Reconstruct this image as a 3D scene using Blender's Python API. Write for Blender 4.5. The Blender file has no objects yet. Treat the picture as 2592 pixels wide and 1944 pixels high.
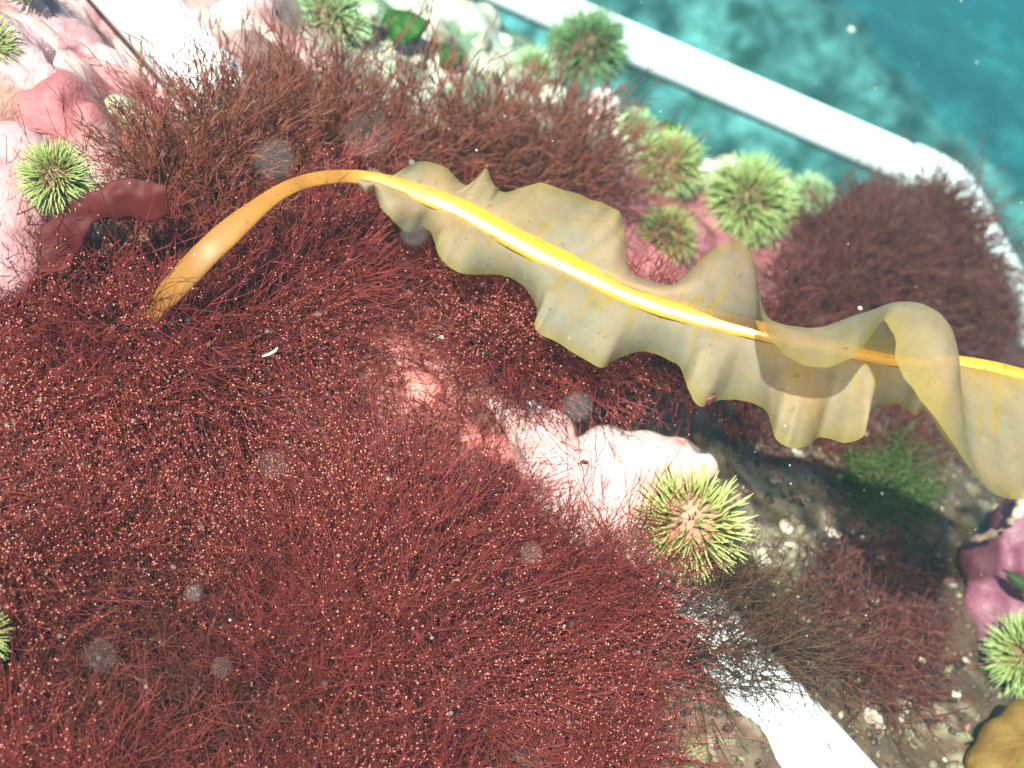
import bpy, math, random
import numpy as np
from mathutils import Matrix, Vector

rng = np.random.default_rng(7)
random.seed(7)
SC = bpy.context.scene
COL = SC.collection

# ------------------------------------------------------------------ camera
W, H, F = 2592.0, 1944.0, 3376.0            # photograph pixels and focal length in pixels
UPC = np.array([0.40, 0.60, 0.69]); UPC /= np.linalg.norm(UPC)      # world up seen from the camera
fw = np.array([0, 0, -1.0]); fw = fw - fw.dot(UPC) * UPC; fw /= np.linalg.norm(fw)
RX = np.cross(fw, UPC)
R = np.array([RX, fw, UPC])                 # camera -> world rotation
CAM = -R @ np.array([0, 0, -0.49])


def pix(u, v, d):
    """photo pixel + distance along the view axis -> world point(s)"""
    u = np.asarray(u, float); v = np.asarray(v, float); d = np.asarray(d, float)
    c = np.stack([(u - W / 2) / F * d, -(v - H / 2) / F * d, -d + 0 * u], -1)
    return c @ R.T + CAM


def cdir(x, y, z):
    """direction given in camera axes (right, up, towards the camera) -> world"""
    w = R @ np.array([x, y, z], float)
    return w / np.linalg.norm(w)


cam_d = bpy.data.cameras.new('camera')
cam = bpy.data.objects.new('camera', cam_d); COL.objects.link(cam)
M = Matrix([list(R[i]) + [CAM[i]] for i in range(3)] + [[0, 0, 0, 1]])
cam.matrix_world = M
cam_d.sensor_width = 36.0
cam_d.lens = 36.0 * F / W
cam_d.clip_start = 0.01; cam_d.clip_end = 200
cam_d.dof.use_dof = True
cam_d.dof.focus_distance = 0.405
cam_d.dof.aperture_fstop = 12.5
SC.camera = cam

# ------------------------------------------------------------------ light
SUN = cdir(-0.12, 0.30, 0.94)
el = math.asin(SUN[2]); az = math.atan2(SUN[0], SUN[1])
wd = bpy.data.worlds.new('World'); SC.world = wd; wd.use_nodes = True
nt = wd.node_tree; nt.nodes.clear()
sky = nt.nodes.new('ShaderNodeTexSky'); sky.sky_type = 'NISHITA'; sky.sun_disc = False
sky.sun_elevation = el; sky.sun_rotation = az
bg = nt.nodes.new('ShaderNodeBackground'); bg.inputs[1].default_value = 0.055
wo = nt.nodes.new('ShaderNodeOutputWorld')
nt.links.new(sky.outputs[0], bg.inputs[0]); nt.links.new(bg.outputs[0], wo.inputs[0])
sl = bpy.data.lights.new('sun', 'SUN'); sl.energy = 5.0; sl.angle = math.radians(1.2); sl.color = (1.0, 0.85, 0.72)
so = bpy.data.objects.new('sun', sl); COL.objects.link(so)
so.rotation_euler = Vector(SUN).to_track_quat('Z', 'Y').to_euler()
vs = SC.view_settings
vs.view_transform = 'Standard'; vs.look = 'None'; vs.gamma = 1.0; vs.exposure = 1.52; vs.use_curve_mapping = False
SC.cycles.use_denoising = True
SC.cycles.max_bounces = 8; SC.cycles.transparent_max_bounces = 16
SC.cycles.volume_bounces = 1
SC.cycles.sample_clamp_indirect = 4.0

# ------------------------------------------------------------------ helpers


def vhash(ix, iy, iz, seed):
    h = (ix * 374761393 + iy * 668265263 + iz * 2147483647 + seed * 974634777) & 0xffffffff
    h = ((h ^ (h >> 13)) * 1274126177) & 0xffffffff
    h = ((h ^ (h >> 16)) * 2246822519) & 0xffffffff
    return ((h ^ (h >> 15)) & 0xffffff) / float(0xffffff) * 2 - 1


def noise3(p, scale, seed=0):
    """smooth value noise, -1..1, p (...,3) in metres"""
    q = np.asarray(p, float) / scale
    i = np.floor(q).astype(np.int64); f = q - i
    f = f * f * f * (f * (f * 6 - 15) + 10)
    out = 0
    for dx in (0, 1):
        for dy in (0, 1):
            for dz in (0, 1):
                w = (f[..., 0] if dx else 1 - f[..., 0]) * (f[..., 1] if dy else 1 - f[..., 1]) * (f[..., 2] if dz else 1 - f[..., 2])
                out = out + w * vhash(i[..., 0] + dx, i[..., 1] + dy, i[..., 2] + dz, seed)
    return out


def fbm(p, scale, octv=4, seed=0):
    a, t, o = 1.0, 0.0, 0
    for k in range(octv):
        o = o + a * noise3(p, scale / 2 ** k, seed + k * 17); t += a; a *= 0.5
    return o / t


def smooth(a, b, x):
    t = np.clip((x - a) / (b - a), 0, 1)
    return t * t * (3 - 2 * t)


def link(name, me, mat=None, parent=None):
    o = bpy.data.objects.new(name, me); COL.objects.link(o)
    if mat is not None and me is not None:
        if len(me.materials) == 0:
            me.materials.append(mat)
    if parent is not None:
        o.parent = parent
        o.matrix_parent_inverse = Matrix.Translation(-Vector(parent.location)) if parent.type == 'EMPTY' else Matrix()
    return o


def tag(o, label=None, cat=None, group=None, kind=None):
    if label: o['label'] = label
    if cat: o['category'] = cat
    if group: o['group'] = group
    if kind: o['kind'] = kind
    return o


def empty(name, loc, label, cat, group=None):
    o = bpy.data.objects.new(name, None); COL.objects.link(o)
    o.location = [float(x) for x in loc]; o.empty_display_size = 0.01
    return tag(o, label, cat, group)


def mesh(name, V, faces=None, quads=None, tris=None, attrs=None, colors=None, sm=True):
    """fast mesh from arrays"""
    me = bpy.data.meshes.new(name)
    V = np.asarray(V, np.float32)
    parts = []
    if quads is not None and len(quads): parts.append(np.asarray(quads, np.int32))
    if tris is not None and len(tris): parts.append(np.asarray(tris, np.int32))
    nl = sum(p.size for p in parts); npoly = sum(len(p) for p in parts)
    me.vertices.add(len(V)); me.vertices.foreach_set('co', V.ravel())
    me.loops.add(nl); me.loops.foreach_set('vertex_index', np.concatenate([p.ravel() for p in parts]))
    me.polygons.add(npoly)
    ls = []; s = 0
    for p in parts:
        ls.append(s + np.arange(len(p)) * p.shape[1]); s += p.size
    me.polygons.foreach_set('loop_start', np.concatenate(ls).astype(np.int32))
    if sm: me.polygons.foreach_set('use_smooth', np.ones(npoly, bool))
    me.update(calc_edges=True)
    for k, a in (attrs or {}).items():
        at = me.attributes.new(k, 'FLOAT', 'POINT'); at.data.foreach_set('value', np.asarray(a, np.float32))
    for k, a in (colors or {}).items():
        at = me.attributes.new(k, 'FLOAT_COLOR', 'POINT')
        a = np.asarray(a, np.float32)
        if a.shape[1] == 3: a = np.concatenate([a, np.ones((len(a), 1), np.float32)], 1)
        at.data.foreach_set('color', a.ravel())
    return me


def grid_quads(nu, nv, off=0, wrap=False):
    i = np.arange(nu - 1)[:, None]; j = np.arange(nv if wrap else nv - 1)[None, :]
    j2 = (j + 1) % nv
    a = i * nv + j; b = i * nv + j2; c = (i + 1) * nv + j2; d = (i + 1) * nv + j
    return np.stack([a, b, c, d], -1).reshape(-1, 4) + off


def catmull(P, n):
    """P (k,m) control rows -> (n,m) smooth rows, plus the parameter"""
    P = np.asarray(P, float); k = len(P)
    t = np.linspace(0, k - 1, n); i = np.clip(np.floor(t).astype(int), 0, k - 2); f = (t - i)[:, None]
    g = lambda j: P[np.clip(j, 0, k - 1)]
    p0, p1, p2, p3 = g(i - 1), g(i), g(i + 1), g(i + 2)
    return 0.5 * (2 * p1 + (p2 - p0) * f + (2 * p0 - 5 * p1 + 4 * p2 - p3) * f ** 2 + (3 * p1 - p0 - 3 * p2 + p3) * f ** 3)


def sweep(path, rad, sides=24, flat=None, ref=None, cap=True):
    """one tube along path (n,3), radius (n,), flat = (a, b) multipliers in two directions"""
    path = np.asarray(path, float); n = len(path)
    T = np.gradient(path, axis=0); T /= np.linalg.norm(T, axis=1)[:, None]
    ref = np.asarray(ref if ref is not None else (0.3, 0.2, 0.93), float)
    N1 = np.cross(T, ref); N1 /= np.linalg.norm(N1, axis=1)[:, None]
    N2 = np.cross(N1, T)
    fa, fb = flat if flat is not None else (1, 1)
    a = np.linspace(0, 2 * math.pi, sides, endpoint=False)
    rad = np.asarray(rad, float)
    V = path[:, None] + rad[:, None, None] * (fa * np.cos(a)[None, :, None] * N1[:, None] + fb * np.sin(a)[None, :, None] * N2[:, None])
    V = V.reshape(-1, 3); Q = grid_quads(n, sides, wrap=True); Tt = None
    if cap:
        c0 = len(V); V = np.concatenate([V, path[:1], path[-1:]])
        j = np.arange(sides); j2 = (j + 1) % sides
        Tt = np.concatenate([np.stack([np.full(sides, c0), j2, j], -1), np.stack([np.full(sides, c0 + 1), (n - 1) * sides + j, (n - 1) * sides + j2], -1)])
    return V, Q, Tt


# ------------------------------------------------------------------ materials
def newmat(name):
    m = bpy.data.materials.new(name); m.use_nodes = True
    nt = m.node_tree; nt.nodes.clear()
    out = nt.nodes.new('ShaderNodeOutputMaterial')
    return m, nt, out


class NT:
    def __init__(s, nt): s.nt = nt
    def n(s, t, **k):
        x = s.nt.nodes.new(t)
        for a, b in k.items(): setattr(x, a, b)
        return x
    def l(s, a, b): s.nt.links.new(a, b)
    def noise(s, scale, detail=4, rough=0.55, vec=None):
        x = s.n('ShaderNodeTexNoise'); x.inputs['Scale'].default_value = scale; x.inputs['Detail'].default_value = detail
        x.inputs['Roughness'].default_value = rough
        if vec is not None: s.l(vec, x.inputs['Vector'])
        return x.outputs['Fac']
    def ramp(s, fac, stops):
        x = s.n('ShaderNodeValToRGB'); cr = x.color_ramp
        while len(cr.elements) < len(stops): cr.elements.new(0.5)
        for e, (p, c) in zip(cr.elements, stops):
            e.position = p; e.color = (*c, 1)
        s.l(fac, x.inputs[0]); return x.outputs[0]
    def mix(s, fac, a, b, mode='MIX'):
        x = s.n('ShaderNodeMix', data_type='RGBA', blend_type=mode)
        for sock, val in ((x.inputs[0], fac), (x.inputs[6], a), (x.inputs[7], b)):
            if isinstance(val, (int, float)): sock.default_value = val
            elif isinstance(val, tuple): sock.default_value = (*val, 1)
            else: s.l(val, sock)
        return x.outputs[2]
    def math(s, op, a, b=None):
        x = s.n('ShaderNodeMath', operation=op)
        for sock, val in ((x.inputs[0], a), (x.inputs[1], b)):
            if val is None: continue
            if isinstance(val, (int, float)): sock.default_value = val
            else: s.l(val, sock)
        return x.outputs[0]
    def attr(s, name, out='Fac'):
        x = s.n('ShaderNodeAttribute', attribute_name=name); return x.outputs[out]
    def coord(s): return s.n('ShaderNodeTexCoord').outputs['Object']
    def bsdf(s, col, rough=0.6, spec=0.4, bump=None, bstr=0.3, bdist=0.002):
        b = s.n('ShaderNodeBsdfPrincipled')
        if isinstance(col, tuple): b.inputs['Base Color'].default_value = (*col, 1)
        else: s.l(col, b.inputs['Base Color'])
        if isinstance(rough, (int, float)): b.inputs['Roughness'].default_value = rough
        else: s.l(rough, b.inputs['Roughness'])
        b.inputs['Specular IOR Level'].default_value = spec
        if bump is not None:
            bp = s.n('ShaderNodeBump'); bp.inputs['Strength'].default_value = bstr; bp.inputs['Distance'].default_value = bdist
            s.l(bump, bp.inputs['Height']); s.l(bp.outputs[0], b.inputs['Normal'])
        return b


def mat_rock(name, vcol=True, base=None, scale=1.0, rough=0.6):
    """encrusted rock: own colour from the mesh attribute, mottled and pitted"""
    m, nt, out = newmat(name); k = NT(nt)
    co = k.coord()
    c = k.attr('col', 'Color') if vcol else k.ramp(k.noise(base[2], 3, 0.5, co), [(0.40, base[0]), (0.62, base[1])])
    n1 = k.noise(45 * scale, 5, 0.6, co); n2 = k.noise(260 * scale, 3, 0.6, co); n3 = k.noise(900 * scale, 2, 0.5, co)
    m1 = k.ramp(n1, [(0.32, (0.62, 0.45, 0.45)), (0.52, (1, 1, 1)), (0.7, (1.12, 1.08, 1.02))])
    c = k.mix(1.0, c, m1, 'MULTIPLY')
    m2 = k.ramp(n2, [(0.33, (0.6, 0.5, 0.45)), (0.5, (1, 1, 1)), (0.72, (1.15, 1.15, 1.15))])
    c = k.mix(0.45, c, m2, 'MULTIPLY')
    bump = k.math('ADD', n2, k.math('MULTIPLY', n3, 0.4))
    b = k.bsdf(c, rough, 0.35, bump, 0.5, 0.0016)
    k.l(b.outputs[0], out.inputs[0]); return m


def mat_alga(name, c0, c1, tip, trans=0.35, rough=0.4):
    m, nt, out = newmat(name); k = NT(nt)
    r = k.attr('rnd'); t = k.attr('t')
    c = k.mix(r, c0, c1)
    c = k.mix(k.math('MULTIPLY', t, 0.6), c, tip)
    b = k.bsdf(c, rough, 0.5)
    tr = k.n('ShaderNodeBsdfTranslucent'); k.l(c, tr.inputs[0])
    mx = k.n('ShaderNodeMixShader'); mx.inputs[0].default_value = trans
    k.l(b.outputs[0], mx.inputs[1]); k.l(tr.outputs[0], mx.inputs[2]); k.l(mx.outputs[0], out.inputs[0]); return m


def mat_simple(name, col, rough=0.5, spec=0.5, var=0.0, scale=60, trans=0.0, bump=0.0):
    m, nt, out = newmat(name); k = NT(nt)
    c = col; bn = None
    co = k.coord()
    if var:
        n = k.noise(scale, 5, 0.6, co)
        lo = tuple(x * (1 - var) for x in col); hi = tuple(min(1, x * (1 + var)) for x in col)
        c = k.ramp(n, [(0.3, lo), (0.7, hi)])
    if bump: bn = k.noise(scale * 4, 4, 0.6, co)
    b = k.bsdf(c, rough, spec, bn, bump, 0.0012); sh = b.outputs[0]
    if trans:
        tr = k.n('ShaderNodeBsdfTranslucent')
        if isinstance(c, tuple): tr.inputs[0].default_value = (*c, 1)
        else: k.l(c, tr.inputs[0])
        mx = k.n('ShaderNodeMixShader'); mx.inputs[0].default_value = trans
        k.l(sh, mx.inputs[1]); k.l(tr.outputs[0], mx.inputs[2]); sh = mx.outputs[0]
    k.l(sh, out.inputs[0]); return m


def mat_spine(name, root, mid, tip):
    m, nt, out = newmat(name); k = NT(nt)
    t = k.attr('t')
    c = k.ramp(t, [(0.0, root), (0.3, mid), (0.75, tip), (1.0, tuple(x * 0.9 for x in tip))])
    b = k.bsdf(c, 0.45, 0.4)
    tr = k.n('ShaderNodeBsdfTranslucent'); k.l(c, tr.inputs[0])
    mx = k.n('ShaderNodeMixShader'); mx.inputs[0].default_value = 0.25
    k.l(b.outputs[0], mx.inputs[1]); k.l(tr.outputs[0], mx.inputs[2]); k.l(mx.outputs[0], out.inputs[0]); return m


def mat_kelp():
    m, nt, out = newmat('kelp_blade'); k = NT(nt)
    s = k.attr('s'); t = k.attr('t')
    cmb = k.n('ShaderNodeCombineXYZ'); k.l(k.math('MULTIPLY', s, 95.0), cmb.inputs[0]); k.l(k.math('MULTIPLY', t, 2.0), cmb.inputs[1])
    vein = k.noise(1.0, 3, 0.5, cmb.outputs[0])
    co = k.coord()
    big = k.noise(38, 3, 0.5, co)
    base = k.ramp(big, [(0.3, (0.38, 0.335, 0.25)), (0.5, (0.46, 0.375, 0.24)), (0.72, (0.55, 0.37, 0.19))])
    vm = k.math('MULTIPLY', k.ramp(vein, [(0.51, (0, 0, 0)), (0.60, (1, 1, 1))]), k.math('SUBTRACT', 0.95, t))
    c = k.mix(k.math('MULTIPLY', vm, 0.9), base, (0.56, 0.36, 0.06))
    spk = k.ramp(k.noise(420, 2, 0.5, co), [(0.27, (0.45, 0.36, 0.28)), (0.34, (1, 1, 1))])
    blo = k.ramp(k.noise(120, 4, 0.6, co), [(0.32, (0.78, 0.80, 0.78)), (0.55, (1, 1, 1)), (0.72, (1.08, 1.0, 0.9))])
    c = k.mix(0.4, k.mix(0.8, c, blo, 'MULTIPLY'), spk, 'MULTIPLY')
    edge = k.ramp(t, [(0.80, (0, 0, 0)), (0.99, (1, 1, 1))])
    c = k.mix(k.math('MULTIPLY', edge, 0.75), c, (0.42, 0.31, 0.06))
    core = k.ramp(t, [(0.0, (1, 1, 1)), (0.22, (0, 0, 0))])
    c = k.mix(k.math('MULTIPLY', core, 0.6), c, (0.55, 0.34, 0.04))
    b = k.bsdf(c, 0.55, 0.22, vein, 0.2, 0.001)
    tr = k.n('ShaderNodeBsdfTranslucent'); k.l(c, tr.inputs[0])
    mx = k.n('ShaderNodeMixShader'); mx.inputs[0].default_value = 0.42
    k.l(b.outputs[0], mx.inputs[1]); k.l(tr.outputs[0], mx.inputs[2])
    tp = k.n('ShaderNodeBsdfTransparent'); tp.inputs[0].default_value = (0.95, 0.80, 0.55, 1)
    m2 = k.n('ShaderNodeMixShader'); m2.inputs[0].default_value = 0.32
    k.l(mx.outputs[0], m2.inputs[1]); k.l(tp.outputs[0], m2.inputs[2]); k.l(m2.outputs[0], out.inputs[0]); return m


def mat_seabed():
    m, nt, out = newmat('seabed'); k = NT(nt)
    co = k.coord()
    n1 = k.noise(3.2, 5, 0.65, co); n2 = k.noise(13, 5, 0.65, co)
    c = k.ramp(n1, [(0.36, (0.035, 0.05, 0.045)), (0.48, (0.10, 0.125, 0.105)), (0.62, (0.25, 0.28, 0.245))])
    n4 = k.noise(30, 4, 0.6, co)
    d = k.ramp(n2, [(0.40, (0.16, 0.24, 0.14)), (0.50, (0.9, 0.9, 0.9)), (0.66, (1.25, 1.25, 1.2))])
    d = k.mix(0.8, d, k.ramp(n4, [(0.40, (0.3, 0.38, 0.28)), (0.52, (1.05, 1.05, 1.05))]), 'MULTIPLY')
    c = k.mix(1.0, c, d, 'MULTIPLY')
    c = k.mix(k.attr('low'), c, (0.02, 0.035, 0.03))  # lower ground darkened in the colour to read as dim deep water
    b = k.bsdf(c, 0.9, 0.2, n2, 0.6, 0.03)
    k.l(b.outputs[0], out.inputs[0]); return m


def mat_pvc():
    m, nt, out = newmat('white_pvc'); k = NT(nt)
    co = k.coord()
    n = k.noise(30, 5, 0.6, co); n2 = k.noise(220, 3, 0.6, co)
    c = k.ramp(n, [(0.28, (0.70, 0.73, 0.70)), (0.45, (0.84, 0.85, 0.84)), (0.7, (0.88, 0.88, 0.87))])
    sp = k.ramp(n2, [(0.27, (0.7, 0.68, 0.6)), (0.36, (1, 1, 1))])
    c = k.mix(0.6, c, sp, 'MULTIPLY')
    b = k.bsdf(c, 0.38, 0.5, n2, 0.06, 0.0005)
    k.l(b.outputs[0], out.inputs[0]); return m


def mat_midrib():
    m, nt, out = newmat('kelp_midrib'); k = NT(nt)
    co = k.coord()
    c = k.ramp(k.attr('q'), [(0.0, (0.24, 0.095, 0.012)), (0.45, (0.33, 0.13, 0.012)), (0.8, (0.54, 0.23, 0.016)), (1.0, (0.60, 0.28, 0.02))])
    n1 = k.noise(70, 4, 0.6, co); n2 = k.noise(500, 3, 0.6, co)
    c = k.mix(0.8, c, k.ramp(n1, [(0.3, (0.72, 0.66, 0.6)), (0.6, (1.08, 1.06, 1.0))]), 'MULTIPLY')
    c = k.mix(0.7, c, k.ramp(n2, [(0.30, (0.55, 0.45, 0.4)), (0.40, (1, 1, 1))]), 'MULTIPLY')
    r = k.mix(k.ramp(k.attr('q'), [(0.78, (0, 0, 0)), (1.0, (1, 1, 1))]), (0.58, 0.58, 0.58), k.ramp(n1, [(0.3, (0.34, 0.34, 0.34)), (0.65, (0.2, 0.2, 0.2))]))
    b = k.bsdf(c, r, 0.7, n2, 0.12, 0.0006)
    k.l(b.outputs[0], out.inputs[0]); return m


MAT = {
    'midrib': mat_midrib(),
    'reef': mat_rock('reef_crust'),
    'rock': mat_rock('coralline_crust', rough=0.5),
    'seabed': mat_seabed(), 'pvc': mat_pvc(), 'kelp': mat_kelp(),
    'red': mat_alga('red_filament', (0.16, 0.015, 0.024), (0.42, 0.062, 0.060), (0.45, 0.085, 0.062)),
    'red_brown': mat_alga('red_brown_frond', (0.26, 0.06, 0.045), (0.38, 0.11, 0.07), (0.36, 0.12, 0.07)),
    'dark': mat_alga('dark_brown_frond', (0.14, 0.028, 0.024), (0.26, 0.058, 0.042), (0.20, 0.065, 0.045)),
    'mat': mat_alga('fine_red_mat', (0.17, 0.032, 0.026), (0.27, 0.062, 0.045), (0.26, 0.075, 0.05)),
    'brown': mat_alga('brown_fuzz', (0.10, 0.045, 0.03), (0.19, 0.08, 0.045), (0.18, 0.09, 0.05)),
    'green_fuzz': mat_alga('green_fuzz', (0.05, 0.09, 0.02), (0.14, 0.20, 0.05), (0.16, 0.24, 0.06)),
    'bead': mat_simple('red_glint_bead', (0.70, 0.21, 0.15), 0.15, 0.9, trans=0.2),  # bright colour stands in for glints on the filament nodes
    'stipe': mat_simple('kelp_stipe', (0.36, 0.155, 0.015), 0.42, 0.4, 0.25, 60),
    'blade_red': mat_simple('red_blade', (0.11, 0.011, 0.011), 0.6, 0.25, 0.3, 40, 0.3),
    'lettuce': mat_simple('green_sheet', (0.035, 0.12, 0.018), 0.6, 0.25, 0.35, 50, 0.35),
    'olive': mat_simple('olive_leaf', (0.035, 0.05, 0.015), 0.6, 0.3, 0.3, 60),
    'gold': mat_simple('golden_lobe', (0.17, 0.085, 0.016), 0.7, 0.3, 0.35, 70, 0.0, 0.8),
    'stone': mat_simple('grey_stone', (0.30, 0.30, 0.20), 0.8, 0.2, 0.5, 120, 0, 0.7),
    'snow': mat_simple('drifting_flake', (0.75, 0.78, 0.70), 0.5, 0.4, 0, 1, 0.4),
    'worm': mat_simple('pale_worm', (0.8, 0.78, 0.55), 0.4, 0.5),
    'test': mat_simple('urchin_test', (0.20, 0.10, 0.05), 0.6, 0.3, 0.4, 150, 0, 0.6),
    'test_pink': mat_simple('urchin_pink_test', (0.50, 0.20, 0.14), 0.6, 0.3, 0.4, 150, 0, 0.6),
    'sp_yellow': mat_spine('yellow_green_spine', (0.30, 0.12, 0.06), (0.38, 0.37, 0.10), (0.58, 0.60, 0.21)),
    'sp_green': mat_spine('green_spine', (0.34, 0.14, 0.08), (0.33, 0.34, 0.10), (0.48, 0.56, 0.20)),
    'sp_dark': mat_spine('dark_green_spine', (0.10, 0.05, 0.03), (0.12, 0.18, 0.06), (0.24, 0.38, 0.16)),
    'sp_pale': mat_spine('pale_green_spine', (0.24, 0.24, 0.12), (0.36, 0.46, 0.20), (0.56, 0.72, 0.40)),
    'sp_brown': mat_spine('brown_green_spine', (0.22, 0.07, 0.04), (0.28, 0.22, 0.06), (0.42, 0.44, 0.13)),
}

# ------------------------------------------------------------------ reef surface
EDGE = np.array([(980, -500), (1100, -90), (1240, 0), (1360, 60), (1440, 165), (1530, 262), (1590, 335), (1690, 392), (1810, 408), (1960, 445),
                 (2120, 495), (2320, 575), (2500, 730), (2625, 890), (2800, 1010), (3500, 1300)], float)


def edge_dist(u, v):
    """pixels beyond the reef's outer edge (positive = past the edge, towards open water)"""
    P = np.stack([u, v], -1); best = np.full(u.shape, 1e9); sgn = np.full(u.shape, -1.0)
    for a, b in zip(EDGE[:-1], EDGE[1:]):
        ab = b - a; t = np.clip(((P - a) @ ab) / ab.dot(ab), 0, 1)
        q = a + t[..., None] * ab; d = np.linalg.norm(P - q, axis=-1)
        cr = ab[0] * (P[..., 1] - a[1]) - ab[1] * (P[..., 0] - a[0])
        m = d < best - 1e-9
        best = np.where(m, d, best); sgn = np.where(m, np.where(cr < 0, 1.0, -1.0), sgn)
    return best * sgn


def invdepth(u, v):
    s = 2.123 - 0.000588 * u + 0.000701 * v
    k = 0.12
    hi = k * np.log1p(np.exp(np.clip((s - 2.25) / k, -40, 40)))      # flatten the near lower left
    s = s - 0.66 * hi
    lo = k * np.log1p(np.exp(np.clip((0.85 - s) / k, -40, 40)))
    return s + 0.9 * lo


UP = np.array([0, 0, 1.0])


def gz(u, v, cx, cy, rx, ry=None):
    ry = ry or rx
    return np.exp(-(((u - cx) / rx) ** 2 + ((v - cy) / ry) ** 2))


def reef_height(p, u, v):
    coral = np.clip(1.1 * gz(u, v, 150, 250, 420, 420) + 0.8 * gz(u, v, 1100, 150, 420, 220) + 0.8 * gz(u, v, 1750, 520, 300, 200), 0, 1)
    knob = np.abs(noise3(p, 0.030, 3)) * 0.020 + np.abs(noise3(p, 0.014, 5)) * 0.006
    rough = fbm(p, 0.05, 4, 11) * 0.012 + fbm(p, 0.012, 3, 21) * 0.004
    return coral * (knob - 0.006) + (1 - coral) * rough


def channel(u, v):
    """the shallow trough the near pipe lies in, where it crosses the open crust"""
    dd = (1.114 * u - 384 - v) / 1.497
    return 0.034 * np.exp(-(dd / 105) ** 2) * (1 - smooth(430, 620, u))


def surf(u, v, lift=0.0):
    u = np.asarray(u, float); v = np.asarray(v, float)
    p = pix(u, v, 1 / invdepth(u, v))
    h = reef_height(p, u, v)
    h = h - channel(u, v) + 0.040 * gz(u, v, 2270, 690, 220, 165)
    h = h + 0.026 * gz(u, v, 1480, 985, 330, 105)
    e = edge_dist(u, v)
    drop = 0.00003 * np.clip(e + 40, 0, 80) ** 2 / 1.6 + 0.0026 * np.clip(e - 40, 0, None)
    drop = np.minimum(drop, 1.0)
    return p + UP * (h - drop + lift)[..., None]


def lerp3(a, b, w): return a + (np.asarray(b) - a) * w[..., None]


def reef_color(p, u, v):
    c = np.zeros(u.shape + (3,)); c[...] = (0.085, 0.028, 0.026)
    nz = fbm(p, 0.03, 4, 41); nz2 = fbm(p, 0.010, 3, 51)
    # brown silt, lower right
    w = smooth(1500, 1750, u) * smooth(950, 1100, v); c = lerp3(c, (0.115, 0.070, 0.042), w)
    c = lerp3(c, (0.26, 0.20, 0.135), w * smooth(0.12, 0.45, nz2 + 0.35 * gz(u, v, 1950, 1250, 130, 220) * 1.3))
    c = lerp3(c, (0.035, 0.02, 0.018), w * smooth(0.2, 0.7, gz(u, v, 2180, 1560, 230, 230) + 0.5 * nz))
    # pink and white coralline crust, upper left
    w = np.clip(1.5 * gz(u, v, 60, 230, 420, 400) + 0.5 * gz(u, v, 500, 60, 300, 160), 0, 1)
    pink = lerp3(np.broadcast_to((0.54, 0.36, 0.34), c.shape).copy(), (0.34, 0.10, 0.11), smooth(0.0, 0.35, nz))
    c = c + (pink - c) * w[..., None]
    # cream and white crust with dark gaps, top middle
    w = np.clip(1.4 * gz(u, v, 1120, 120, 330, 240) + gz(u, v, 1560, 340, 120, 90) + gz(u, v, 1830, 440, 200, 60), 0, 1)
    cream = lerp3(np.broadcast_to((0.52, 0.52, 0.42), c.shape).copy(), (0.10, 0.16, 0.09), smooth(0.12, 0.3, nz) * 0.9)
    c = c + (cream - c) * w[..., None]
    # magenta crust round the urchins
    w = np.clip(1.3 * gz(u, v, 1620, 580, 130, 140) + 1.0 * gz(u, v, 1960, 640, 70, 110) + 0.8 * gz(u, v, 1800, 600, 170, 110), 0, 1)
    mg = lerp3(np.broadcast_to((0.40, 0.13, 0.14), c.shape).copy(), (0.20, 0.08, 0.08), smooth(0.1, 0.4, nz2))
    c = c + (mg - c) * w[..., None]
    # rose crust showing through the thin patch of weed
    w = np.clip(1.2 * gz(u, v, 1030, 990, 170, 150), 0, 1)
    c = lerp3(c, (0.62, 0.24, 0.20), w)
    return np.clip(c, 0, 1)


gu = np.linspace(-700, 3300, 300); gv = np.linspace(-600, 2500, 235)
U, V_ = np.meshgrid(gu, gv, indexing='ij'); U = U.ravel(); V_ = V_.ravel()
base = pix(U, V_, 1 / invdepth(U, V_))
RV = surf(U, V_)
reef = link('reef_rock', mesh('reef_rock', RV, quads=grid_quads(300, 235), colors={'col': reef_color(base, U, V_)}), MAT['reef'])
tag(reef, kind='structure')

# seabed beyond the reef: a pale mottled mound between hollows coloured dark like dim deep water, one sheet out to the far water
g = np.sinh(np.linspace(-4.6, 4.6, 216)) / math.sinh(4.6) * 28
A, B = np.meshgrid(g, g, indexing='ij')
SB = pix(2250.0, 300.0, 2.6)
P = np.stack([A + SB[0], B + SB[1], 0 * A], -1).reshape(-1, 3)
zb = CAM[2] - 1.15
lat = (P - CAM) @ cdir(1, 0, 0)
uu = (P - CAM)
# camera-right/forward bearings only to place the mound in the world, as plain ground coordinates
ax = pix(1850.0, 60.0, 2.7); bx_ = pix(2750.0, 560.0, 2.5)
dirm = (bx_ - ax)[:2]; Lm = np.linalg.norm(dirm); dirm /= Lm
rel = P[:, :2] - ax[:2]; al = rel @ dirm; ac = rel @ np.array([-dirm[1], dirm[0]])
mound = np.exp(-(ac / 0.42) ** 2) * smooth(-1.4, -0.2, al)
P[:, 2] = zb - 0.75 + 0.75 * mound + 0.10 * fbm(P * [1, 1, 0], 0.7, 4, 5) + 0.05 * np.abs(fbm(P * [1, 1, 0], 0.16, 3, 9))
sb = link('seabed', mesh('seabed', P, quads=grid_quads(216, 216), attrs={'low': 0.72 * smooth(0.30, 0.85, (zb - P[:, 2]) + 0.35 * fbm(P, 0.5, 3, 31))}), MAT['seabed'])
tag(sb, kind='structure')


# ------------------------------------------------------------------ quadrat frame of white pipe
def polypath(pts, n):
    return catmull(pts, n)


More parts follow.
